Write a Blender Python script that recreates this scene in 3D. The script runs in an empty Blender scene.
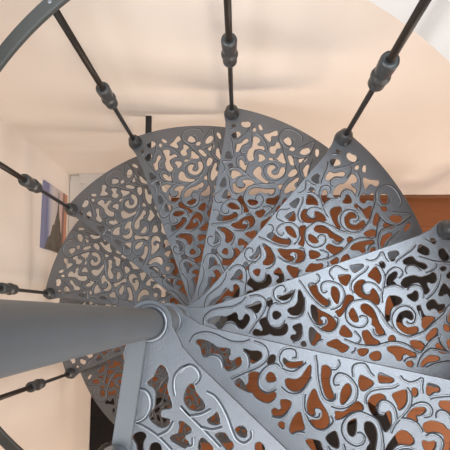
import bpy, bmesh, math, random
from mathutils import Vector, Matrix
random.seed(4)
scene = bpy.context.scene
col = scene.collection
PI = math.pi

# ---------------- fitted stair geometry (metres, stair axis at x = y = 0, lower floor at z = 0)
R_POST = 0.70; RISE = 0.2302; STEP = math.radians(30.61); A0 = math.radians(18.27)
CAM_Z = 3.7547; TOP0 = CAM_Z - 1.4532          # height of tread number 0
X_L, X_R, Y_B, Y_F = -0.775, 2.6, 0.766, -2.8
CEIL_Z = 2.655; UPPER_Z = 2.80; LAND = -2

# ---------------- camera
cd = bpy.data.cameras.new('camera'); cd.lens = 46.978; cd.sensor_width = 36; cd.clip_start = 0.02
cam = bpy.data.objects.new('camera', cd); col.objects.link(cam)
rot = Matrix(((0.9996868, 0.0, -0.02502617), (0.00374997, 0.98870995, 0.14979512), (0.02474362, -0.14984205, 0.98840028)))
cam.matrix_world = Matrix.Translation((0.152, 0.0152, CAM_Z)) @ rot.transposed().to_4x4()
scene.camera = cam

# ---------------- view and world
scene.view_settings.view_transform = 'Standard'; scene.view_settings.look = 'None'
scene.view_settings.gamma = 1; scene.view_settings.use_curve_mapping = False
scene.view_settings.exposure = 0.0
w = bpy.data.worlds.new('upstairs_daylight'); scene.world = w; w.use_nodes = True
w.node_tree.nodes['Background'].inputs[0].default_value = (0.88, 0.94, 1.0, 1)
w.node_tree.nodes['Background'].inputs[1].default_value = 0.38

def area(name, loc, target, sx, sy, power, color):
    ld = bpy.data.lights.new(name, 'AREA'); ld.shape = 'RECTANGLE'; ld.size = sx; ld.size_y = sy
    ld.energy = power; ld.color = color
    o = bpy.data.objects.new(name, ld); col.objects.link(o); o.location = loc
    o.rotation_euler = (Vector(target) - Vector(loc)).to_track_quat('-Z', 'Y').to_euler()
    return o
area('upper_window_light', (-2.3, -1.1, 4.7), (0.3, 0, 2.4), 2.0, 2.0, 96, (0.93, 0.96, 1.0))
area('upper_front_fill_light', (0.5, -1.7, 4.9), (0.2, 0.76, 1.9), 2.6, 1.8, 62, (1.0, 0.97, 0.95))  # added fill through the opening to brighten the upper back wall
area('upper_skylight', (1.35, 0.35, 5.6), (0.5, 0.1, 2.4), 1.7, 1.7, 82, (0.88, 0.94, 1.0))
area('lower_fill_light', (1.2, -2.7, 0.95), (-0.2, 0.7, 1.0), 2.6, 1.4, 96, (1.0, 0.85, 0.69))  # added warm fill that tints the back wall; no window modelled
area('lower_side_fill_light', (2.5, -0.8, 0.9), (-0.6, -0.1, 0.9), 1.2, 1.2, 24, (0.96, 0.97, 1.0))  # added white fill that keeps the left wall pale; no window modelled

# ---------------- materials
def mat(name, rgb, rough=0.5, metal=0.0, noise=0.0, nscale=20, bump=0.0, bscale=200, rgb2=None, spec=None):
    m = bpy.data.materials.new(name); m.use_nodes = True
    nt = m.node_tree; b = nt.nodes['Principled BSDF']
    b.inputs['Roughness'].default_value = rough; b.inputs['Metallic'].default_value = metal
    if spec is not None: b.inputs['Specular IOR Level'].default_value = spec
    tc = nt.nodes.new('ShaderNodeTexCoord')
    n = nt.nodes.new('ShaderNodeTexNoise'); n.inputs['Scale'].default_value = nscale; n.inputs['Detail'].default_value = 4
    nt.links.new(tc.outputs['Object'], n.inputs['Vector'])
    cr = nt.nodes.new('ShaderNodeValToRGB')
    a = [max(0, c * (1 - noise)) for c in rgb]; c2 = rgb2 or [min(1, c * (1 + noise)) for c in rgb]
    cr.color_ramp.elements[0].position = 0.3; cr.color_ramp.elements[1].position = 0.7
    cr.color_ramp.elements[0].color = (*a, 1); cr.color_ramp.elements[1].color = (*c2, 1)
    nt.links.new(n.outputs['Fac'], cr.inputs['Fac']); nt.links.new(cr.outputs['Color'], b.inputs['Base Color'])
    if bump:
        n2 = nt.nodes.new('ShaderNodeTexNoise'); n2.inputs['Scale'].default_value = bscale; n2.inputs['Detail'].default_value = 3
        nt.links.new(tc.outputs['Object'], n2.inputs['Vector'])
        bp = nt.nodes.new('ShaderNodeBump'); bp.inputs['Strength'].default_value = bump; bp.inputs['Distance'].default_value = 0.004
        nt.links.new(n2.outputs['Fac'], bp.inputs['Height']); nt.links.new(bp.outputs['Normal'], b.inputs['Normal'])
    return m

M_CAST = mat('grey_cast_metal', (0.198, 0.210, 0.228), 0.38, 0.93, 0.07, 14, 0.12, 240)
M_EDGE = mat('grey_metal_bead', (0.33, 0.35, 0.375), 0.36, 0.8, 0.05, 40)  # paler than the cast plates: glint on raised parts is in the colour
M_BAR = mat('plain_grey_bar_metal', (0.165, 0.172, 0.180), 0.45, 0.8, 0.05, 9)
M_GROOVE = mat('dark_groove_shade', (0.05, 0.055, 0.065), 0.6, 0.1, 0.1, 60)  # shade of an engraved groove, painted as a dark line beside each bead
M_ROD = mat('dark_rod_metal', (0.030, 0.024, 0.020), 0.38, 0.5, 0.1, 40)
M_COLLAR = mat('dark_grey_collar_metal', (0.085, 0.09, 0.092), 0.38, 0.5, 0.15, 60)
M_RAIL = mat('grey_rail_metal', (0.085, 0.092, 0.090), 0.5, 0.3, 0.06, 10)
M_POLE = mat('grey_pole_metal', (0.16, 0.168, 0.172), 0.42, 0.3, 0.05, 8, 0.05, 120)
M_WALL = mat('cream_wall_paint', (0.81, 0.73, 0.655), 0.9, 0, 0.03, 1.6, 0.08, 60)
M_CEIL = mat('white_ceiling_paint', (0.80, 0.785, 0.76), 0.9, 0, 0.01, 3)
M_UNDER = mat('dark_taupe_underside', (0.24, 0.20, 0.17), 0.8, 0, 0.08, 3)  # unseen underside, coloured dark to cut bounce onto the lower treads
M_WHITE = mat('white_lacquer', (0.86, 0.84, 0.80), 0.45, 0, 0.02, 5)
M_BLACK = mat('black_paint', (0.012, 0.011, 0.012), 0.5, 0, 0.2, 20)
M_BASE = mat('brown_baseboard', (0.22, 0.10, 0.05), 0.5, 0, 0.1, 12)

def floor_mat():
    m = bpy.data.materials.new('orange_brown_laminate'); m.use_nodes = True
    nt = m.node_tree; b = nt.nodes['Principled BSDF']; b.inputs['Roughness'].default_value = 0.42
    tc = nt.nodes.new('ShaderNodeTexCoord')
    br = nt.nodes.new('ShaderNodeTexBrick'); br.inputs['Scale'].default_value = 1.0
    br.inputs['Brick Width'].default_value = 1.2; br.inputs['Row Height'].default_value = 0.19
    br.inputs['Mortar Size'].default_value = 0.002
    br.inputs['Color1'].default_value = (0.36, 0.125, 0.044, 1); br.inputs['Color2'].default_value = (0.39, 0.14, 0.052, 1)
    br.inputs['Mortar'].default_value = (0.20, 0.07, 0.03, 1)
    nt.links.new(tc.outputs['Object'], br.inputs['Vector'])
    mp = nt.nodes.new('ShaderNodeMapping'); mp.inputs['Scale'].default_value = (2, 40, 2)
    nt.links.new(tc.outputs['Object'], mp.inputs['Vector'])
    n = nt.nodes.new('ShaderNodeTexNoise'); n.inputs['Scale'].default_value = 3; n.inputs['Detail'].default_value = 6
    nt.links.new(mp.outputs[0], n.inputs['Vector'])
    mx = nt.nodes.new('ShaderNodeMixRGB'); mx.blend_type = 'MULTIPLY'; mx.inputs[0].default_value = 0.35
    nt.links.new(br.outputs['Color'], mx.inputs[1]); nt.links.new(n.outputs['Fac'], mx.inputs[2])
    nt.links.new(mx.outputs[0], b.inputs['Base Color'])
    return m
M_FLOOR = floor_mat()

# ---------------- helpers
def link(name, me, m, parent=None, smooth=False):
    o = bpy.data.objects.new(name, me); col.objects.link(o)
    if m and not me.materials: me.materials.append(m)
    if parent: o.parent = parent
    if smooth:
        for p in me.polygons: p.use_smooth = True
    return o
def from_bm(name, bm, m, parent=None, smooth=False):
    me = bpy.data.meshes.new(name); bmesh.ops.recalc_face_normals(bm, faces=bm.faces); bm.to_mesh(me); bm.free()
    return link(name, me, m, parent, smooth)
def add_box(bm, x0, x1, y0, y1, z0, z1, bev=0.0):
    g = bmesh.ops.create_cube(bm, size=1)
    bmesh.ops.scale(bm, vec=(x1 - x0, y1 - y0, z1 - z0), verts=g['verts'])
    bmesh.ops.translate(bm, vec=((x0 + x1) / 2, (y0 + y1) / 2, (z0 + z1) / 2), verts=g['verts'])
    if bev:
        es = list({e for v in g['verts'] for e in v.link_edges})
        bmesh.ops.bevel(bm, geom=es, offset=bev, segments=2, affect='EDGES')
def box(name, b, m, parent=None, bev=0.0):
    bm = bmesh.new(); add_box(bm, *b, bev); return from_bm(name, bm, m, parent)
def add_lathe(bm, prof, cx=0, cy=0, n=28):
    rings = []
    for r, z in prof:
        rings.append([bm.verts.new((cx + r * math.cos(2 * PI * i / n), cy + r * math.sin(2 * PI * i / n), z)) for i in range(n)])
    for a, b in zip(rings, rings[1:]):
        for i in range(n): bm.faces.new((a[i], a[(i + 1) % n], b[(i + 1) % n], b[i]))
    bm.faces.new(rings[0][::-1]); bm.faces.new(rings[-1])
def lathe(name, prof, m, parent=None, cx=0, cy=0, n=28):
    bm = bmesh.new(); add_lathe(bm, prof, cx, cy, n)
    o = from_bm(name, bm, m, parent)
    for p in o.data.polygons: p.use_smooth = len(p.vertices) == 4
    return o
def tag(o, label, cat, group=None):
    o['label'] = label; o['category'] = cat
    if group: o['group'] = group
def struct(o): o['kind'] = 'structure'; return o
def empty(name, loc=(0, 0, 0), rz=0):
    o = bpy.data.objects.new(name, None); col.objects.link(o); o.location = loc; o.rotation_euler = (0, 0, rz); return o
def catmull(pts, closed=True, n=3):
    out = []; N = len(pts)
    rng = range(N) if closed else range(N - 1)
    for i in rng:
        if closed: p0, p1, p2, p3 = pts[i - 1], pts[i], pts[(i + 1) % N], pts[(i + 2) % N]
        else: p0, p1, p2, p3 = pts[max(i - 1, 0)], pts[i], pts[i + 1], pts[min(i + 2, N - 1)]
        for k in range(n):
            t = k / n
            out.append(tuple(0.5 * (2 * p1[j] + (p2[j] - p0[j]) * t + (2 * p0[j] - 5 * p1[j] + 4 * p2[j] - p3[j]) * t * t
                       + (3 * p1[j] - p0[j] - 3 * p2[j] + p3[j]) * t ** 3) for j in (0, 1)))
    if not closed: out.append(tuple(pts[-1]))
    return out
def curve_mesh(name, loops, closed, dims, **kw):
    cu = bpy.data.curves.new(name, 'CURVE'); cu.dimensions = dims
    for k, v in kw.items(): setattr(cu, k, v)
    for L in loops:
        s = cu.splines.new('POLY'); s.points.add(len(L) - 1)
        for p, q in zip(s.points, L): p.co = (q[0], q[1], q[2] if len(q) > 2 else 0, 1)
        s.use_cyclic_u = closed
    o = bpy.data.objects.new(name, cu); col.objects.link(o)
    dg = bpy.context.evaluated_depsgraph_get(); dg.update()
    me = bpy.data.meshes.new_from_object(o.evaluated_get(dg))
    bpy.data.objects.remove(o); bpy.data.curves.remove(cu); me.name = name
    return me

# ---------------- the room
def circle(r, n, cx=0, cy=0): return [(cx + r * math.cos(2 * PI * i / n), cy + r * math.sin(2 * PI * i / n)) for i in range(n)]
struct(box('floor', (X_L - .1, X_R + .1, Y_F - .1, Y_B + .1, -0.1, 0), M_FLOOR))
struct(box('wall_back', (X_L - .1, X_R + .1, Y_B, Y_B + .1, 0, CEIL_Z - .012), M_WALL))
struct(box('wall_left', (X_L - .1, X_L, Y_F, Y_B, 0, CEIL_Z - .012), M_WALL))
struct(box('wall_right', (X_R, X_R + .1, Y_F, Y_B, 0, CEIL_Z - .012), M_WALL))
struct(box('wall_front', (X_L, X_R, Y_F - .1, Y_F, 0, CEIL_Z - .012), M_WALL))
struct(box('baseboard_back', (-0.12, X_R, Y_B - .012, Y_B, 0, 0.06), M_BASE))
hole = circle(0.755, 96)
rect = [(X_L - .1, Y_F - .1), (X_R + .1, Y_F - .1), (X_R + .1, Y_B + .1), (X_L - .1, Y_B + .1)]
me = curve_mesh('ceiling', [rect, circle(0.764, 96)], True, '2D', fill_mode='BOTH', extrude=0.006)
o = struct(link('ceiling', me, M_UNDER)); o.location.z = CEIL_Z - 0.005
me = curve_mesh('trim_1', [rect, hole], True, '2D', fill_mode='BOTH', extrude=(UPPER_Z - CEIL_Z - .002) / 2)
o = struct(link('trim_1', me, M_CEIL)); o.location.z = (UPPER_Z + CEIL_Z + .002) / 2

# ---------------- lace pattern, millimetres in the plane of one plate
TREAD_HOLES=[[(71,-24),(81,-22),(93,-22),(106,-26),(114,-30),(125,-29),(138,-27),(142,-33),(140,-42),(144,-49),(153,-48),(159,-41),(165,-40),(168,-49),(162,-58),(151,-66),(143,-68),(137,-60),(133,-50),(126,-42),(115,-39),(103,-43),(96,-50),(89,-50),(85,-41),(79,-32),(72,-29)],
[(169,-21),(183,-22),(197,-19),(205,-22),(205,-30),(197,-39),(190,-43),(186,-38),(182,-29)],
[(225,-21),(234,-22),(231,-36),(221,-37)],
[(252,-21),(262,-26),(277,-24),(289,-20),(288,-26),(277,-33),(264,-35),(254,-29)],
[(228,-56),(236,-56),(243,-64),(240,-69),(229,-72),(225,-65)],
[(190,-65),(202,-61),(210,-63),(208,-75),(211,-86),(221,-96),(234,-98),(244,-92),(250,-95),(244,-108),(232,-113),(213,-108),(204,-100),(192,-100),(173,-95),(165,-89),(170,-81),(179,-84),(186,-91),(192,-83)],
[(332,-19),(341,-18),(349,-26),(348,-41),(352,-54),(360,-67),(364,-75),(357,-79),(349,-74),(341,-61),(334,-42),(332,-29)],
[(386,-43),(394,-49),(395,-63),(386,-81),(381,-81),(378,-68),(379,-55)],
[(306,-24),(309,-35),(308,-52),(302,-65),(293,-76),(282,-79),(270,-74),(264,-63),(269,-59),(282,-58),(294,-49),(300,-35)],
[(321,-70),(327,-71),(337,-87),(350,-100),(359,-111),(364,-125),(359,-136),(347,-141),(333,-136),(328,-129),(339,-126),(348,-119),(349,-108),(343,-101),(333,-101),(330,-107),(333,-113),(330,-117),(322,-114),(317,-104),(316,-90)],
[(300,-120),(306,-121),(313,-136),(318,-146),(308,-153),(298,-160),(291,-154),(293,-136)],
[(263,-103),(272,-101),(282,-103),(281,-114),(273,-127),(264,-133),(254,-134),(249,-127),(253,-122),(261,-124),(267,-118),(264,-110)],
[(270,-145),(277,-146),(277,-155),(268,-151)],
[(445,-9),(455,-9),(474,-14),(471,-20),(459,-23),(448,-24)],
[(409,-22),(416,-22),(434,-28),(434,-35),(420,-48),(413,-44),(409,-36)],
[(413,-73),(423,-78),(424,-85),(414,-90),(401,-96),(388,-109),(377,-114),(375,-106),(374,-101),(388,-99),(399,-88),(406,-77)],
[(480,-42),(498,-31),(504,-33),(507,-49),(504,-60),(496,-69),(491,-59),(482,-49)],
[(440,-55),(451,-49),(461,-50),(465,-56),(453,-64),(449,-74),(454,-83),(468,-84),(477,-78),(482,-87),(484,-103),(477,-116),(470,-110),(459,-97),(444,-87),(435,-73),(435,-63)],
[(516,-23),(523,-23),(526,-31),(522,-37),(516,-32)],
[(405,-113),(414,-107),(417,-115),(418,-129),(416,-138),(410,-138),(404,-131),(402,-120)],
[(436,-108),(447,-107),(456,-116),(461,-129),(462,-145),(462,-158),(465,-174),(467,-185),(458,-187),(450,-178),(452,-167),(447,-157),(452,-145),(445,-134),(436,-121)],
[(365,-153),(376,-140),(382,-142),(390,-158),(390,-166),(385,-168),(373,-163)],
[(327,-168),(335,-165),(352,-165),(360,-177),(371,-187),(372,-192),(361,-197),(353,-195),(346,-185),(332,-174)],
[(417,-169),(429,-168),(433,-177),(437,-190),(447,-202),(442,-205),(421,-200),(416,-192)],
[(394,-204),(405,-206),(415,-211),(409,-218),(397,-219),(392,-212)],
[(415,-225),(429,-221),(440,-226),(438,-237),(431,-241),(418,-236)],
[(656,-8),(663,-8),(666,-15),(660,-20),(655,-15)],
[(544,-8),(555,-7),(566,-10),(567,-17),(558,-20),(550,-28),(544,-24)],
[(620,-17),(628,-14),(641,-28),(638,-39),(630,-40),(616,-27)],
[(574,-36),(594,-33),(599,-40),(604,-50),(618,-59),(622,-68),(614,-71),(606,-64),(595,-52),(575,-46)],
[(666,-40),(677,-39),(680,-51),(683,-60),(676,-68),(666,-67),(661,-53)],
[(652,-82),(661,-81),(665,-86),(657,-90),(652,-87)],
[(549,-86),(562,-78),(584,-79),(597,-88),(617,-89),(632,-87),(635,-96),(629,-108),(619,-109),(610,-102),(605,-110),(606,-123),(597,-129),(591,-124),(594,-109),(589,-97),(574,-95),(558,-100),(550,-94)],
[(515,-75),(524,-62),(540,-56),(547,-59),(540,-69),(530,-74),(534,-83),(525,-86),(516,-82)],
[(552,-119),(563,-119),(574,-115),(577,-122),(572,-133),(564,-137),(555,-128)],
[(504,-111),(520,-110),(534,-122),(528,-131),(507,-134),(495,-147),(489,-160),(483,-159),(487,-141)],
[(511,-161),(520,-154),(536,-153),(545,-160),(546,-170),(541,-176),(535,-171),(527,-165),(518,-169),(515,-181),(523,-192),(538,-195),(546,-199),(544,-207),(533,-209),(520,-205),(510,-195),(504,-182),(505,-170)],
[(564,-153),(571,-152),(571,-165),(574,-179),(593,-188),(590,-194),(575,-201),(564,-207),(560,-200),(565,-186),(564,-164)],
[(588,-155),(598,-148),(609,-150),(614,-163),(628,-168),(624,-176),(611,-182),(608,-173),(601,-167),(589,-167)],
[(560,-226),(575,-217),(588,-214),(589,-222),(578,-231),(565,-238),(559,-233)],
[(519,-226),(526,-225),(540,-232),(547,-243),(542,-251),(533,-249),(521,-238)],
[(611,-213),(619,-218),(620,-226),(614,-230),(607,-223)],
[(573,-253),(582,-250),(588,-262),(592,-275),(581,-272),(575,-263)],
[(462,-222),(474,-222),(491,-230),(503,-240),(519,-255),(517,-262),(508,-257),(499,-248),(489,-249),(484,-257),(475,-256),(472,-241),(463,-230)],
[(493,-269),(502,-268),(506,-274),(501,-280),(493,-275)],
[(528,-279),(542,-272),(552,-271),(569,-280),(567,-286),(549,-284),(537,-284),(528,-288),(524,-287)],
[(471,-204),(477,-198),(484,-199),(486,-209),(475,-208)],
[(665,-100),(676,-97),(678,-102),(665,-112),(660,-107)],
[(646,-120),(654,-137),(668,-158),(657,-164),(650,-160),(645,-144),(631,-145),(626,-140)],
[(638,-189),(648,-196),(651,-205),(638,-214),(626,-213),(627,-201)],
[(604,-250),(617,-255),(627,-274),(615,-281),(602,-267)],
[(606,-303),(625,-300),(627,-308),(614,-311),(603,-308)]]
TREAD_GROOVES=[[(59,-31),(63,-18),(71,-11),(87,-5),(107,-6),(136,-12),(153,-11),(167,-7),(178,0)],
[(98,-54),(107,-48),(120,-49),(129,-57),(133,-67)],
[(167,-26),(176,-32),(182,-44),(183,-55)],
[(184,-2),(201,-4),(213,-12),(217,-25),(211,-38),(199,-50),(181,-62),(162,-76),(154,-82)],
[(247,-81),(239,-88),(228,-91),(215,-84),(212,-67),(216,-54),(225,-43),(238,-37),(253,-44),(273,-45),(286,-36),(299,-20)],
[(268,-18),(276,-16),(277,-7),(272,2),(259,4),(245,-3),(240,-15),(241,-28),(251,-40)],
[(311,-1),(317,-17),(323,-40),(334,-67),(346,-83),(362,-85),(370,-76),(368,-65)],
[(357,-1),(362,-8),(357,-17),(349,-19)],
[(397,-26),(393,-15),(393,-6),(401,0),(414,1),(426,-12),(435,-18)],
[(370,-45),(362,-47),(360,-38),(365,-28),(378,-27),(391,-33),(404,-46),(407,-61),(404,-73),(391,-86),(377,-91),(363,-90)],
[(256,-79),(272,-87),(289,-86),(301,-78),(308,-64),(315,-45)],
[(305,-80),(306,-93),(311,-112),(323,-121),(338,-123),(345,-117),(345,-110)],
[(314,-120),(327,-136),(341,-144),(355,-143),(367,-134),(374,-119),(367,-109)],
[(300,-162),(309,-157),(321,-156)],
[(250,-140),(264,-140),(274,-134),(282,-123)],
[(485,-5),(494,-12),(509,-14),(522,-7),(530,-1),(531,-16),(535,-29)],
[(486,-20),(474,-29),(451,-36),(433,-45),(425,-60),(428,-74)],
[(502,-25),(513,-37),(514,-58),(505,-76),(491,-99),(486,-117)],
[(468,-84),(458,-83),(456,-70),(460,-61),(473,-61),(486,-71),(493,-89)],
[(423,-134),(429,-132),(437,-138),(435,-148),(423,-154),(407,-149),(396,-138),(393,-122),(401,-105),(418,-93),(435,-94),(455,-100),(466,-116),(473,-135),(475,-156),(481,-176)],
[(443,-167),(441,-178),(447,-189),(462,-192),(470,-192)],
[(398,-159),(404,-171),(405,-183),(395,-187)],
[(369,-171),(383,-183),(402,-196),(432,-208),(464,-213)],
[(375,-208),(385,-205),(391,-197)],
[(614,-7),(600,-16),(577,-23),(559,-29),(551,-34)],
[(641,-5),(648,-15)],
[(611,-40),(627,-52),(643,-63),(678,-79)],
[(645,-68),(636,-77),(613,-79)],
[(572,-69),(571,-59),(580,-54),(594,-60),(602,-75)],
[(519,-60),(531,-50),(546,-47),(557,-55),(557,-66),(545,-71)],
[(498,-87),(517,-85),(536,-90),(547,-103)],
[(557,-109),(567,-102),(582,-105),(590,-117),(584,-137)],
[(526,-2),(531,-16),(533,-28)],
[(645,-94),(633,-114),(613,-131),(591,-140)],
[(475,-139),(481,-170),(496,-195),(517,-213),(540,-215),(565,-212),(594,-200),(623,-188),(640,-175)],
[(525,-177),(531,-186),(545,-186),(556,-168),(550,-148),(534,-137),(513,-140),(495,-155),(491,-177),(495,-191)],
[(446,-210),(470,-211),(494,-220),(512,-235),(522,-252),(534,-258),(551,-248),(571,-237),(593,-233)],
[(515,-286),(531,-268),(556,-257),(570,-262),(599,-279)],
[(489,-266),(498,-261),(517,-265)],
[(533,-296),(554,-293),(591,-298)],
[(566,-163),(563,-182)],
[(621,-188),(636,-176),(653,-174),(673,-185),(678,-206),(671,-229),(660,-245),(645,-249)],
[(620,-193),(616,-207),(624,-220),(641,-223),(649,-217)],
[(618,-245),(634,-266),(648,-289),(628,-286),(606,-281),(594,-268),(588,-249),(590,-227)]]
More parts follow.
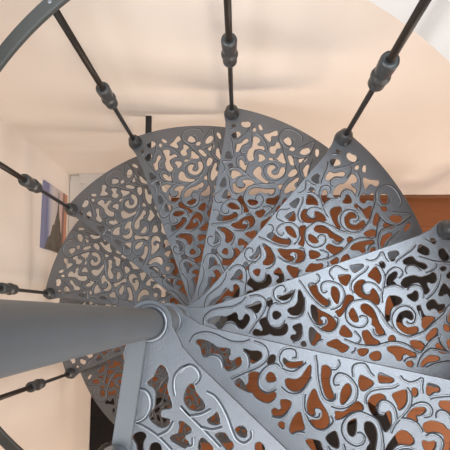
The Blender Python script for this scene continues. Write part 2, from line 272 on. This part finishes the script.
LANDING_HOLES=[[(62,-37),(72,-36),(84,-42),(91,-53),(102,-61),(114,-67),(120,-73),(112,-84),(114,-92),(122,-96),(133,-90),(135,-98),(130,-106),(119,-109),(109,-109),(103,-102),(102,-90),(95,-81),(88,-73),(77,-69),(66,-71),(67,-58),(64,-47)],
[(108,-149),(109,-141),(115,-134),(122,-135),(124,-143),(130,-151),(136,-156),(131,-160),(121,-153)],
[(139,-139),(141,-132),(149,-129),(157,-136),(146,-146)],
[(147,-79),(163,-76),(170,-78),(167,-88),(171,-94),(181,-95),(181,-102),(171,-106),(156,-109),(154,-105),(158,-96),(154,-85)],
[(125,-44),(119,-28),(123,-23),(135,-29),(154,-32),(160,-36),(156,-46),(144,-53),(133,-51)],
[(179,-46),(182,-33),(182,-28),(195,-37),(187,-46)],
[(222,-23),(227,-16),(236,-16),(240,-23),(233,-28),(224,-27)],
[(204,-54),(213,-44),(225,-46),(235,-47),(236,-55),(232,-58),(214,-56)],
[(262,-21),(265,-15),(275,-16),(278,-22),(271,-28)],
[(191,-76),(200,-73),(217,-75),(203,-91)],
[(332,-19),(341,-18),(349,-26),(348,-41),(352,-54),(360,-67),(364,-75),(357,-79),(349,-74),(341,-61),(334,-42),(332,-29)],
[(386,-43),(394,-49),(395,-63),(386,-81),(381,-81),(378,-68),(379,-55)],
[(306,-24),(309,-35),(308,-52),(302,-65),(293,-76),(282,-79),(270,-74),(264,-63),(269,-59),(282,-58),(294,-49),(300,-35)],
[(321,-70),(327,-71),(337,-87),(350,-100),(359,-111),(364,-125),(359,-136),(347,-141),(333,-136),(328,-129),(339,-126),(348,-119),(349,-108),(343,-101),(333,-101),(330,-107),(333,-113),(330,-117),(322,-114),(317,-104),(316,-90)],
[(300,-120),(306,-121),(313,-136),(318,-146),(308,-153),(298,-160),(291,-154),(293,-136)],
[(263,-103),(272,-101),(282,-103),(281,-114),(273,-127),(264,-133),(254,-134),(249,-127),(253,-122),(261,-124),(267,-118),(264,-110)],
[(270,-145),(277,-146),(277,-155),(268,-151)],
[(445,-9),(455,-9),(474,-14),(471,-20),(459,-23),(448,-24)],
[(409,-22),(416,-22),(434,-28),(434,-35),(420,-48),(413,-44),(409,-36)],
[(413,-73),(423,-78),(424,-85),(414,-90),(401,-96),(388,-109),(377,-114),(375,-106),(374,-101),(388,-99),(399,-88),(406,-77)],
[(480,-42),(498,-31),(504,-33),(507,-49),(504,-60),(496,-69),(491,-59),(482,-49)],
[(440,-55),(451,-49),(461,-50),(465,-56),(453,-64),(449,-74),(454,-83),(468,-84),(477,-78),(482,-87),(484,-103),(477,-116),(470,-110),(459,-97),(444,-87),(435,-73),(435,-63)],
[(516,-23),(523,-23),(526,-31),(522,-37),(516,-32)],
[(405,-113),(414,-107),(417,-115),(418,-129),(416,-138),(410,-138),(404,-131),(402,-120)],
[(436,-108),(447,-107),(456,-116),(461,-129),(462,-145),(462,-158),(465,-174),(467,-185),(458,-187),(450,-178),(452,-167),(447,-157),(452,-145),(445,-134),(436,-121)],
[(365,-153),(376,-140),(382,-142),(390,-158),(390,-166),(385,-168),(373,-163)],
[(327,-168),(335,-165),(352,-165),(360,-177),(371,-187),(372,-192),(361,-197),(353,-195),(346,-185),(332,-174)],
[(417,-169),(429,-168),(433,-177),(437,-190),(447,-202),(442,-205),(421,-200),(416,-192)],
[(394,-204),(405,-206),(415,-211),(409,-218),(397,-219),(392,-212)],
[(415,-225),(429,-221),(440,-226),(438,-237),(431,-241),(418,-236)],
[(656,-8),(663,-8),(666,-15),(660,-20),(655,-15)],
[(544,-8),(555,-7),(566,-10),(567,-17),(558,-20),(550,-28),(544,-24)],
[(620,-17),(628,-14),(641,-28),(638,-39),(630,-40),(616,-27)],
[(574,-36),(594,-33),(599,-40),(604,-50),(618,-59),(622,-68),(614,-71),(606,-64),(595,-52),(575,-46)],
[(666,-40),(677,-39),(680,-51),(683,-60),(676,-68),(666,-67),(661,-53)],
[(652,-82),(661,-81),(665,-86),(657,-90),(652,-87)],
[(549,-86),(562,-78),(584,-79),(597,-88),(617,-89),(632,-87),(635,-96),(629,-108),(619,-109),(610,-102),(605,-110),(606,-123),(597,-129),(591,-124),(594,-109),(589,-97),(574,-95),(558,-100),(550,-94)],
[(515,-75),(524,-62),(540,-56),(547,-59),(540,-69),(530,-74),(534,-83),(525,-86),(516,-82)],
[(552,-119),(563,-119),(574,-115),(577,-122),(572,-133),(564,-137),(555,-128)],
[(504,-111),(520,-110),(534,-122),(528,-131),(507,-134),(495,-147),(489,-160),(483,-159),(487,-141)],
[(511,-161),(520,-154),(536,-153),(545,-160),(546,-170),(541,-176),(535,-171),(527,-165),(518,-169),(515,-181),(523,-192),(538,-195),(546,-199),(544,-207),(533,-209),(520,-205),(510,-195),(504,-182),(505,-170)],
[(564,-153),(571,-152),(571,-165),(574,-179),(593,-188),(590,-194),(575,-201),(564,-207),(560,-200),(565,-186),(564,-164)],
[(588,-155),(598,-148),(609,-150),(614,-163),(628,-168),(624,-176),(611,-182),(608,-173),(601,-167),(589,-167)],
[(560,-226),(575,-217),(588,-214),(589,-222),(578,-231),(565,-238),(559,-233)],
[(519,-226),(526,-225),(540,-232),(547,-243),(542,-251),(533,-249),(521,-238)],
[(611,-213),(619,-218),(620,-226),(614,-230),(607,-223)],
[(573,-253),(582,-250),(588,-262),(592,-275),(581,-272),(575,-263)],
[(462,-222),(474,-222),(491,-230),(503,-240),(519,-255),(517,-262),(508,-257),(499,-248),(489,-249),(484,-257),(475,-256),(472,-241),(463,-230)],
[(493,-269),(502,-268),(506,-274),(501,-280),(493,-275)],
[(528,-279),(542,-272),(552,-271),(569,-280),(567,-286),(549,-284),(537,-284),(528,-288),(524,-287)],
[(471,-204),(477,-198),(484,-199),(486,-209),(475,-208)],
[(665,-100),(676,-97),(678,-102),(665,-112),(660,-107)],
[(646,-120),(654,-137),(668,-158),(657,-164),(650,-160),(645,-144),(631,-145),(626,-140)],
[(604,-250),(617,-255),(627,-274),(615,-281),(602,-267)],
[(606,-303),(625,-300),(627,-308),(614,-311),(603,-308)],
[(335,-196),(340,-205),(335,-218),(320,-231),(315,-229),(318,-216),(324,-204)],
[(265,-195),(270,-198),(272,-217),(279,-234),(283,-247),(282,-262),(273,-270),(260,-270),(249,-260),(247,-251),(258,-253),(270,-250),(275,-241),(272,-232),(263,-228),(258,-232),(258,-239),(254,-241),(248,-235),(247,-224),(252,-211)],
[(225,-232),(230,-235),(231,-252),(231,-263),(219,-265),(207,-267),(203,-259),(212,-243)],
[(198,-201),(207,-203),(216,-209),(210,-218),(198,-227),(187,-229),(178,-226),(176,-217),(182,-214),(188,-219),(196,-216),(196,-208)],
[(348,-235),(355,-243),(353,-250),(342,-251),(327,-251),(310,-257),(298,-257),(299,-249),(301,-244),(314,-248),(329,-243),(340,-235)],
[(380,-229),(392,-228),(401,-233),(402,-240),(388,-243),(380,-250),(381,-260),(393,-267),(404,-265),(405,-276),(400,-291),(389,-300),(385,-292),(380,-275),(370,-260),(368,-244),(372,-234)],
[(324,-268),(335,-266),(334,-275),(329,-288),(324,-295),(318,-293),(316,-284),(318,-273)],
[(354,-276),(365,-280),(369,-291),(369,-305),(363,-320),(358,-332),(354,-348),(351,-359),(342,-357),(339,-346),(345,-336),(344,-325),(354,-316),(352,-303),(349,-288)],
[(271,-288),(287,-281),(291,-285),(292,-303),(289,-310),(283,-310),(274,-301)],
[(312,-324),(324,-328),(324,-338),(322,-351),(326,-366),(320,-367),(303,-354),(302,-345)],
[(277,-347),(286,-353),(293,-362),(285,-366),(274,-362),(272,-353)],
[(562,-340),(571,-343),(573,-349),(564,-349),(560,-345)],
[(467,-302),(482,-300),(501,-310),(510,-323),(527,-332),(542,-337),(541,-346),(531,-355),(521,-351),(516,-341),(508,-347),(504,-359),(493,-361),(489,-354),(498,-341),(499,-328),(486,-320),(469,-318),(464,-310)],
[(440,-278),(453,-270),(471,-271),(476,-276),(465,-283),(454,-283),(454,-293),(445,-292),(438,-285)],
[(456,-333),(466,-338),(478,-339),(477,-346),(468,-354),(460,-355),(455,-343)],
[(415,-306),(430,-312),(438,-329),(429,-334),(409,-329),(392,-336),(382,-345),(377,-342),(388,-327)],
[(401,-355),(412,-352),(427,-358),(433,-368),(430,-377),(423,-381),(419,-374),(414,-365),(404,-365),(397,-375),(400,-388),(412,-397),(418,-404),(413,-410),(402,-408),(392,-399),(387,-386),(386,-371),(392,-361)],
[(453,-369),(460,-371),(455,-383),(452,-397),(465,-413),(460,-417),(444,-417),(431,-419),(430,-410),(441,-400),(449,-379)],
[(474,-381),(486,-378),(495,-385),(495,-399),(505,-409),(498,-415),(484,-415),(485,-405),(481,-397),(470,-392)],
[(420,-434),(437,-432),(450,-435),(448,-442),(434,-446),(419,-447),(416,-440)],
[(382,-418),(389,-419),(399,-432),(401,-444),(393,-450),(386,-444),(379,-429)],
[(472,-443),(477,-451),(474,-459),(467,-460),(464,-451)],
[(421,-464),(430,-465),(431,-479),(429,-492),(420,-485),(418,-474)],
[(332,-391),(343,-396),(355,-410),(362,-424),(370,-444),(366,-450),(360,-441),(355,-430),(345,-426),(338,-432),(330,-427),(333,-412),(329,-398)],
[(341,-446),(350,-449),(351,-456),(344,-460),(339,-452)],
[(369,-470),(385,-469),(394,-472),(406,-487),(402,-492),(386,-483),(375,-478),(365,-478),(362,-475)],
[(347,-378),(355,-375),(361,-379),(359,-389),(349,-383)],
[(567,-362),(578,-364),(578,-369),(562,-373),(559,-366)],
[(541,-372),(542,-391),(546,-416),(533,-417),(529,-411),(531,-394),(517,-389),(515,-383)],
[(450,-474),(460,-484),(461,-505),(448,-507),(441,-489)],
[(430,-523),(449,-528),(448,-536),(434,-534),(426,-527)]]
LANDING_GROOVES=[[(63,-89),(72,-84),(84,-86),(95,-96),(100,-112),(97,-125),(92,-133),(110,-127),(136,-122),(168,-122)],
[(114,-54),(101,-44),(92,-31),(92,-16),(98,-4)],
[(138,-120),(144,-103),(141,-86)],
[(131,-63),(145,-64),(155,-64)],
[(94,-23),(96,-6),(107,-1),(120,-5),(123,-14),(122,-19)],
[(147,-17),(161,-13),(179,-16),(199,-23),(217,-32),(233,-38),(247,-34),(251,-21),(248,-13),(242,-9)],
[(132,-64),(155,-64),(182,-64),(223,-65)],
[(154,-63),(166,-47),(172,-31)],
[(178,-64),(195,-54),(205,-39)],
[(183,-102),(189,-92),(181,-82)]]
# ---------------- the staircase
stair = empty('spiral_staircase')
tag(stair, 'grey cast metal spiral staircase with lace pattern treads winding down round a central pole', 'staircase')
Pt = lambda L: [[(x / 1000, y / 1000) for x, y in a] for a in L]
T = 0.009                                        # plate thickness
def rotp(x, y, a): return (x * math.cos(a) - y * math.sin(a), x * math.sin(a) + y * math.cos(a))
def outline(right_dir, right_off, hub_r=0.0405, ro=0.7235):
    """counter-clockwise outline of a plate: hub arc, right edge, outer arc, round corner at the baluster, left edge"""
    p = []
    c, s = math.cos(right_dir), math.sin(right_dir)
    nx, ny = s, -c                                # to the clockwise side
    def rp(t, off): return (c * t + nx * off, s * t + ny * off)
    p += [rp(0.055, right_off + .010), rp(0.085, right_off), rp(0.64, right_off), rp(0.675, right_off * .98), rp(0.705, right_off * .65)]
    a1 = math.atan2(rp(0.712, right_off * .3)[1], rp(0.712, right_off * .3)[0])
    a2 = math.radians(-1.2)
    n = 26
    for i in range(n + 1):
        a = a1 + (a2 - a1) * i / n; p.append((ro * math.cos(a), ro * math.sin(a)))
    for i in range(1, 9):                         # round corner
        a = math.radians(20 + 95 * i / 9); p.append((0.699 + 0.0285 * math.cos(a), 0.0285 * math.sin(a)))
    p += [(0.665, 0.017), (0.63, 0.012), (0.30, 0.009), (0.10, 0.009), (0.068, 0.012), (0.048, 0.020)]
    a3 = math.atan2(0.022, 0.030); a4 = right_dir - math.radians(50) + 2 * PI
    for i in range(25):
        a = a3 + (a4 - a3) * i / 24; p.append((hub_r * math.cos(a), hub_r * math.sin(a)))
    return p
def plate_mesh(name, out, holes):
    hs = [catmull(h) for h in Pt(holes)]
    me = curve_mesh(name, [out] + hs, True, '2D', fill_mode='BOTH', extrude=T / 2 - .0015, bevel_depth=.0015, bevel_resolution=1, offset=-.0027)
    me.transform(Matrix.Translation((0, 0, -T / 2)))
    me.materials.clear(); me.materials.append(M_CAST); return me
def relief_mesh(name, grooves):
    beads = []; lines = []
    for g in Pt(grooves):
        c = catmull(g, False, 4)
        beads.append([(x, y, 0.0002) for x, y in c])
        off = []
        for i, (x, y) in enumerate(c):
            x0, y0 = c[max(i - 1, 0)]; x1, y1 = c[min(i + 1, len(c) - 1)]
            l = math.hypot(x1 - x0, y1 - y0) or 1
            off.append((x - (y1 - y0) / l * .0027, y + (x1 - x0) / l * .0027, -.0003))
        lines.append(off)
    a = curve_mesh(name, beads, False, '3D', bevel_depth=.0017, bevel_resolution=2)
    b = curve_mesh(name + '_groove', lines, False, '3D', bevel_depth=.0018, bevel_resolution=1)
    bm = bmesh.new(); bm.from_mesh(a)
    for f in bm.faces: f.material_index = 0
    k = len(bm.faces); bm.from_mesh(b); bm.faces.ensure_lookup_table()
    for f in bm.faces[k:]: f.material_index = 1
    for f in bm.faces: f.smooth = True
    me = bpy.data.meshes.new(name); bm.to_mesh(me); bm.free()
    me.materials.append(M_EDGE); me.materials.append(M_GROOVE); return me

TREAD_ME = plate_mesh('tread', outline(-STEP, 0.024), TREAD_HOLES)
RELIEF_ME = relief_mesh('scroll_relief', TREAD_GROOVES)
LAND_DIR = math.radians(-54.7)
LAND_ME = plate_mesh('landing_plate', outline(LAND_DIR, 0.027), LANDING_HOLES)
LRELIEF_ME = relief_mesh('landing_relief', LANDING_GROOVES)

# central pole and the sleeves between the treads
lathe('central_pole', [(0.0245, 0.02), (0.0245, 4.55), (0.030, 4.56), (0.030, 4.60), (0.02, 4.625), (0.004, 4.635)], M_POLE, stair, n=48)
lathe('base_flange', [(0.085, 0.0), (0.085, 0.010), (0.080, 0.014), (0.045, 0.018), (0.036, 0.03), (0.033, 0.08)], M_COLLAR, stair, n=40)

N_LAST = 9
# baluster prototypes, origin on top of the tread the rod stands on
foot_prof = [(0.0235, 0), (0.0245, 0.003), (0.0245, 0.010), (0.0205, 0.014), (0.0185, 0.022), (0.0205, 0.028), (0.0205, 0.036), (0.0165, 0.041), (0.0130, 0.047), (0.0100, 0.049)]
col_prof = [(0.009, 0.405), (0.016, 0.408), (0.0195, 0.418), (0.0195, 0.436), (0.0165, 0.444), (0.0165, 0.448), (0.0215, 0.452), (0.0225, 0.460), (0.0215, 0.468), (0.0165, 0.472), (0.0165, 0.476),
            (0.0188, 0.486), (0.0200, 0.510), (0.0205, 0.538), (0.0190, 0.545), (0.0140, 0.547), (0.0095, 0.545)]
def build_baluster(parent):
    b = lathe('baluster', [(0.0070, 0.0), (0.0070, 0.42), (0.0088, 0.43), (0.0088, 0.998)], M_ROD, parent, n=16)
    lathe('baluster_foot', foot_prof, M_COLLAR, b, n=28)['label'] = 'ringed grey foot'
    lathe('baluster_collar', col_prof, M_COLLAR, b, n=28)['label'] = 'ringed grey collar'
    lathe('spacer_tube', [(0.014, -RISE), (0.014, -T)], M_COLLAR, b, n=20)
    return b
proto_b = build_baluster(stair)
proto_kids = list(proto_b.children)
proto_t = link('tread', TREAD_ME, None, stair)
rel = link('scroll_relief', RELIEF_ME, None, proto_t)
hub_s = lathe('hub_sleeve', [(0.0290, -RISE + .004), (0.0290, -T - .001)], M_POLE, proto_t, n=48)
hub_c = lathe('hub_collar', [(0.0290, -.001), (0.0320, 0.0), (0.0320, 0.0022), (0.0295, 0.0032), (0.0245, 0.0032)], M_CAST, proto_t, n=48)
t_kids = [rel, hub_c, hub_s]
def cp(o, parent):
    c = o.copy(); col.objects.link(c); c.parent = parent; return c
for k in range(LAND, N_LAST + 1):
    a = A0 + STEP * k; z = TOP0 - RISE * k
    if k != LAND:
        if k == LAND + 1: t = proto_t
        else:
            t = cp(proto_t, stair)
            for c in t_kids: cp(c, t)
        t.location = (0, 0, z); t.rotation_euler = (0, 0, a)
        if k > LAND + 1: pass
    if k == LAND: b = proto_b
    else:
        b = cp(proto_b, stair)
        for c in proto_kids: cp(c, b)
    b.location = (*rotp(R_POST, 0, a), z); b.rotation_euler = (0, 0, a)
# the last baluster's lower spacer reaches the floor by itself
# landing at the top
a = A0 + STEP * LAND; z = TOP0 - RISE * LAND
land = link('landing_plate', LAND_ME, None, stair); land.location = (0, 0, z); land.rotation_euler = (0, 0, a)
land['label'] = 'broad topmost plate with larger scrolls'
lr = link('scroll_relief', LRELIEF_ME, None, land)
lathe('hub_sleeve', [(0.0290, -RISE + .004), (0.0290, -T - .001)], M_POLE, land, n=48)
lathe('hub_collar', [(0.0290, -.001), (0.0322, 0.0), (0.0322, 0.0030), (0.0300, 0.0045), (0.0270, 0.0045), (0.0245, 0.0035)], M_CAST, land, n=48)
bm = bmesh.new(); add_box(bm, 0.020, 0.700, -0.0155, 0.0155, 0.001, 0.012, 0.0015)
ebar = from_bm('edge_bar', bm, M_BAR, land); ebar.rotation_euler = (0, 0, LAND_DIR)
ebar.location = (*rotp(0.0, -0.0135, LAND_DIR), 0)
ebar['label'] = 'plain flat bar along the landing edge'
# guard posts standing on the bar
pp = []
for dist in (0.222, 0.66):
    x, y = rotp(dist, -0.019, LAND_DIR)
    gp = lathe('guard_post', [(0.0085, 0.012), (0.0085, 0.90)], M_ROD, land, x, y, n=16)
    lathe('post_foot', [(0.0245, 0.012), (0.0255, 0.016), (0.0255, 0.024), (0.0225, 0.030), (0.0225, 0.036), (0.0185, 0.044), (0.0120, 0.050), (0.0086, 0.052)], M_EDGE, gp, x, y, n=32)
    pp.append((x, y))
# helical handrail
def rail_mesh():
    bm = bmesh.new(); rings = []
    W_, Hh = 0.0175, 0.010
    prof = [(-W_, -Hh * .6), (-W_ * .8, -Hh), (W_ * .8, -Hh), (W_, -Hh * .6), (W_, Hh * .6), (W_ * .8, Hh), (-W_ * .8, Hh), (-W_, Hh * .6)]
    n = 220; k0, k1 = LAND, N_LAST
    for i in range(n + 1):
        k = k0 + (k1 - k0) * i / n; a = A0 + STEP * k; z = TOP0 - RISE * k + 1.005
        ring = []
        for u, v in prof: ring.append(bm.verts.new((*rotp(R_POST + u, 0, a), z + v)))
        rings.append(ring)
    for r0, r1 in zip(rings, rings[1:]):
        for i in range(8): bm.faces.new((r0[i], r0[(i + 1) % 8], r1[(i + 1) % 8], r1[i]))
    bm.faces.new(rings[0][::-1]); bm.faces.new(rings[-1])
    return bm
rail = from_bm('handrail', rail_mesh(), M_RAIL, stair)
for k in range(LAND, N_LAST + 1):
    x, y = rotp(R_POST, 0, A0 + STEP * k); z = TOP0 - RISE * k + 1.0160
    lathe('rail_screw', [(0.005, z - .002), (0.005, z + .0008), (0.003, z + .002)], M_EDGE, rail, x, y, n=12)
# bracket that ties tread 3 to the back wall
zb = TOP0 - RISE * 3 - T - 0.006
wb = box('wall_bracket', (-0.206, -0.184, 0.60, Y_B, zb - .010, zb + .006), M_BLACK, stair, 0.001)
wb['label'] = 'black bar fixing the stair to the wall'

# ---------------- furniture of the lower room
cab = empty('low_cabinet', (0, 0, 0)); tag(cab, 'low cream white cabinet in the corner under the stairs', 'cabinet')
x0, x1, y0, y1, zt = X_L + .002, -0.290, -0.05, Y_B - .001, 0.640
box('carcass', (x0, x1 - .012, y0 + .01, y1, 0.05, zt - .022), M_WHITE, cab, 0.002)
box('cabinet_top', (x0, x1, y0, y1, zt - .022, zt), M_WHITE, cab, 0.003)
box('plinth', (x0, x1 - .04, y0 + .03, y1 - .02, 0, 0.05), M_BLACK, cab)
for i in range(2):
    ya = y0 + .015 + i * (y1 - y0 - .02) / 2
    dr = box('door', (x1 - .012, x1 + .004, ya, ya + (y1 - y0 - .03) / 2 - .004, .06, zt - .03), M_WHITE, cab, 0.002)
    yk = ya + ((y1 - y0) / 2 - .06 if i == 0 else .04)
    lathe('knob', [(0.012, 0), (0.014, 0.004), (0.012, 0.010), (0.006, 0.012)], M_COLLAR, dr, 0, 0, 14).matrix_world = Matrix.Translation((x1 + .004, yk, .42)) @ Matrix.Rotation(PI / 2, 4, 'Y')
fr = empty('storage_box', (0, 0, 0))
tag(fr, 'cream box with an overhanging top board on the cabinet against the back wall', 'box')
box('box_body', (-0.690, -0.50, Y_B - .15, Y_B - .001, zt, zt + .014), M_WHITE, fr, 0.001)
box('top_board', (-0.712, -0.46, Y_B - .050, Y_B - .0005, zt + .014, zt + .040), M_CEIL, fr, 0.001)

# painting on the left wall: a dark tower before a blue to orange sky, up is +z turned towards +y
def paint_mat():
    m = bpy.data.materials.new('painted_skyline'); m.use_nodes = True
    nt = m.node_tree; b = nt.nodes['Principled BSDF']; b.inputs['Roughness'].default_value = 0.6
    tc = nt.nodes.new('ShaderNodeTexCoord'); sp = nt.nodes.new('ShaderNodeSeparateXYZ')
    nt.links.new(tc.outputs['Object'], sp.inputs[0])
    ns = nt.nodes.new('ShaderNodeTexNoise'); ns.inputs['Scale'].default_value = 9
    mpn = nt.nodes.new('ShaderNodeMapping'); mpn.inputs['Scale'].default_value = (1, .3, 2.5)
    nt.links.new(tc.outputs['Object'], mpn.inputs[0]); nt.links.new(mpn.outputs[0], ns.inputs['Vector'])
    ad = nt.nodes.new('ShaderNodeMath'); ad.operation = 'MULTIPLY_ADD'; ad.inputs[1].default_value = 0.06
    nt.links.new(ns.outputs['Fac'], ad.inputs[0]); nt.links.new(sp.outputs['Z'], ad.inputs[2])
    mr = nt.nodes.new('ShaderNodeMapRange'); mr.inputs['From Min'].default_value = -0.17; mr.inputs['From Max'].default_value = 0.23
    nt.links.new(ad.outputs[0], mr.inputs['Value'])
    cr = nt.nodes.new('ShaderNodeValToRGB'); els = cr.color_ramp.elements
    els[0].position = 0; els[0].color = (0.16, 0.05, 0.03, 1); els[1].position = 1; els[1].color = (0.24, 0.24, 0.36, 1)
    for p, c in ((0.05, (0.45, 0.20, 0.12)), (0.12, (0.55, 0.25, 0.16)), (0.20, (0.14, 0.09, 0.09)), (0.26, (0.62, 0.42, 0.36)), (0.42, (0.50, 0.42, 0.42)), (0.60, (0.55, 0.50, 0.48)), (0.72, (0.40, 0.40, 0.48)), (0.82, (0.13, 0.15, 0.30))):
        e = els.new(p); e.color = (*c, 1)
    nt.links.new(mr.outputs[0], cr.inputs['Fac']); nt.links.new(cr.outputs['Color'], b.inputs['Base Color'])
    return m
pic = empty('painting', (X_L + .005, 0.475, 0.885)); tag(pic, 'unframed canvas painting of a dark tower against blue and orange, on the left wall', 'painting')
box('canvas', (-.005, .005, -0.155, 0.165, -0.185, 0.185), paint_mat(), pic, 0.001)
M_TOWER = mat('painted_tower_brown', (0.11, 0.095, 0.075), 0.7, 0, 0.25, 30)
tw = [(-0.155, 0.150), (-0.155, -0.110), (-0.06, -0.100), (-0.045, -0.085), (0.00, -0.075), (0.02, -0.062), (0.04, -0.052), (0.06, -0.046), (0.15, -0.040), (0.15, -0.032), (0.06, -0.026), (0.03, -0.012), (0.01, 0.0), (-0.02, 0.018), (-0.03, 0.045), (-0.08, 0.07), (-0.10, 0.11), (-0.12, 0.12)]
bm = bmesh.new()
f0 = [bm.verts.new((.0048, y, zz)) for y, zz in tw]; f1 = [bm.verts.new((.0056, y, zz)) for y, zz in tw]
bm.faces.new(f0); bm.faces.new(f1[::-1])
for i in range(len(tw)): bm.faces.new((f0[i], f0[(i + 1) % len(tw)], f1[(i + 1) % len(tw)], f1[i]))
from_bm('painted_tower', bm, M_TOWER, pic)

# rug on the floor along the left wall
rug = box('rug', (X_L + .004, -0.30, -1.6, -0.50, 0, 0.016), mat('black_rug_pile', (0.012, 0.011, 0.012), 0.95, 0, 0.4, 90, 0.6, 300), None, 0.004)
tag(rug, 'black rug on the brown floor along the left wall', 'rug')

def chair(loc, rz, label):
    c = empty('dining_chair', loc, rz); tag(c, label, 'chair', 'black chairs below the stairs')
    box('seat', (-.21, .21, -.20, .20, .43, .47), M_BLACK, c, 0.012)
    for sx in (-.20, .165):
        for sy, hh in ((-.19, .43), (.155, .43)): box('leg', (sx, sx + .035, sy, sy + .035, 0, hh), M_BLACK, c, 0.004)
    bk = box('back_rail', (-.20, .20, .165, .19, .80, .86), M_BLACK, c, 0.006)
    for sx in (-.20, .165): box('back_post', (sx, sx + .035, .165, .195, .47, .80), M_BLACK, c, 0.003)
    for i in range(4): box('back_slat', (-.13 + i * .075, -.105 + i * .075, .170, .185, .47, .80), M_BLACK, c, 0.002)
    return c
chair((1.16, 0.22, 0), math.radians(-70), 'black slatted chair under the treads at the right')
chair((0.80, -0.75, 0), math.radians(200), 'black slatted chair seen through the nearest treads at the bottom')
st = empty('side_table', (0.335, -0.01, 0)); tag(st, 'round dark side table on the floor beside the central pole', 'table')
M_BROWN = mat('dark_brown_wood', (0.018, 0.012, 0.010), 0.5, 0, 0.3, 18)
lathe('table_top', [(0.22, 0.405), (0.25, 0.412), (0.255, 0.422), (0.25, 0.430), (0.03, 0.432)], M_BROWN, st, n=48)
for i in range(4):
    x, y = rotp(.15, 0, PI / 4 + i * PI / 2)
    lathe('leg', [(0.014, 0), (0.018, 0.405)], M_BROWN, st, x, y, 12)
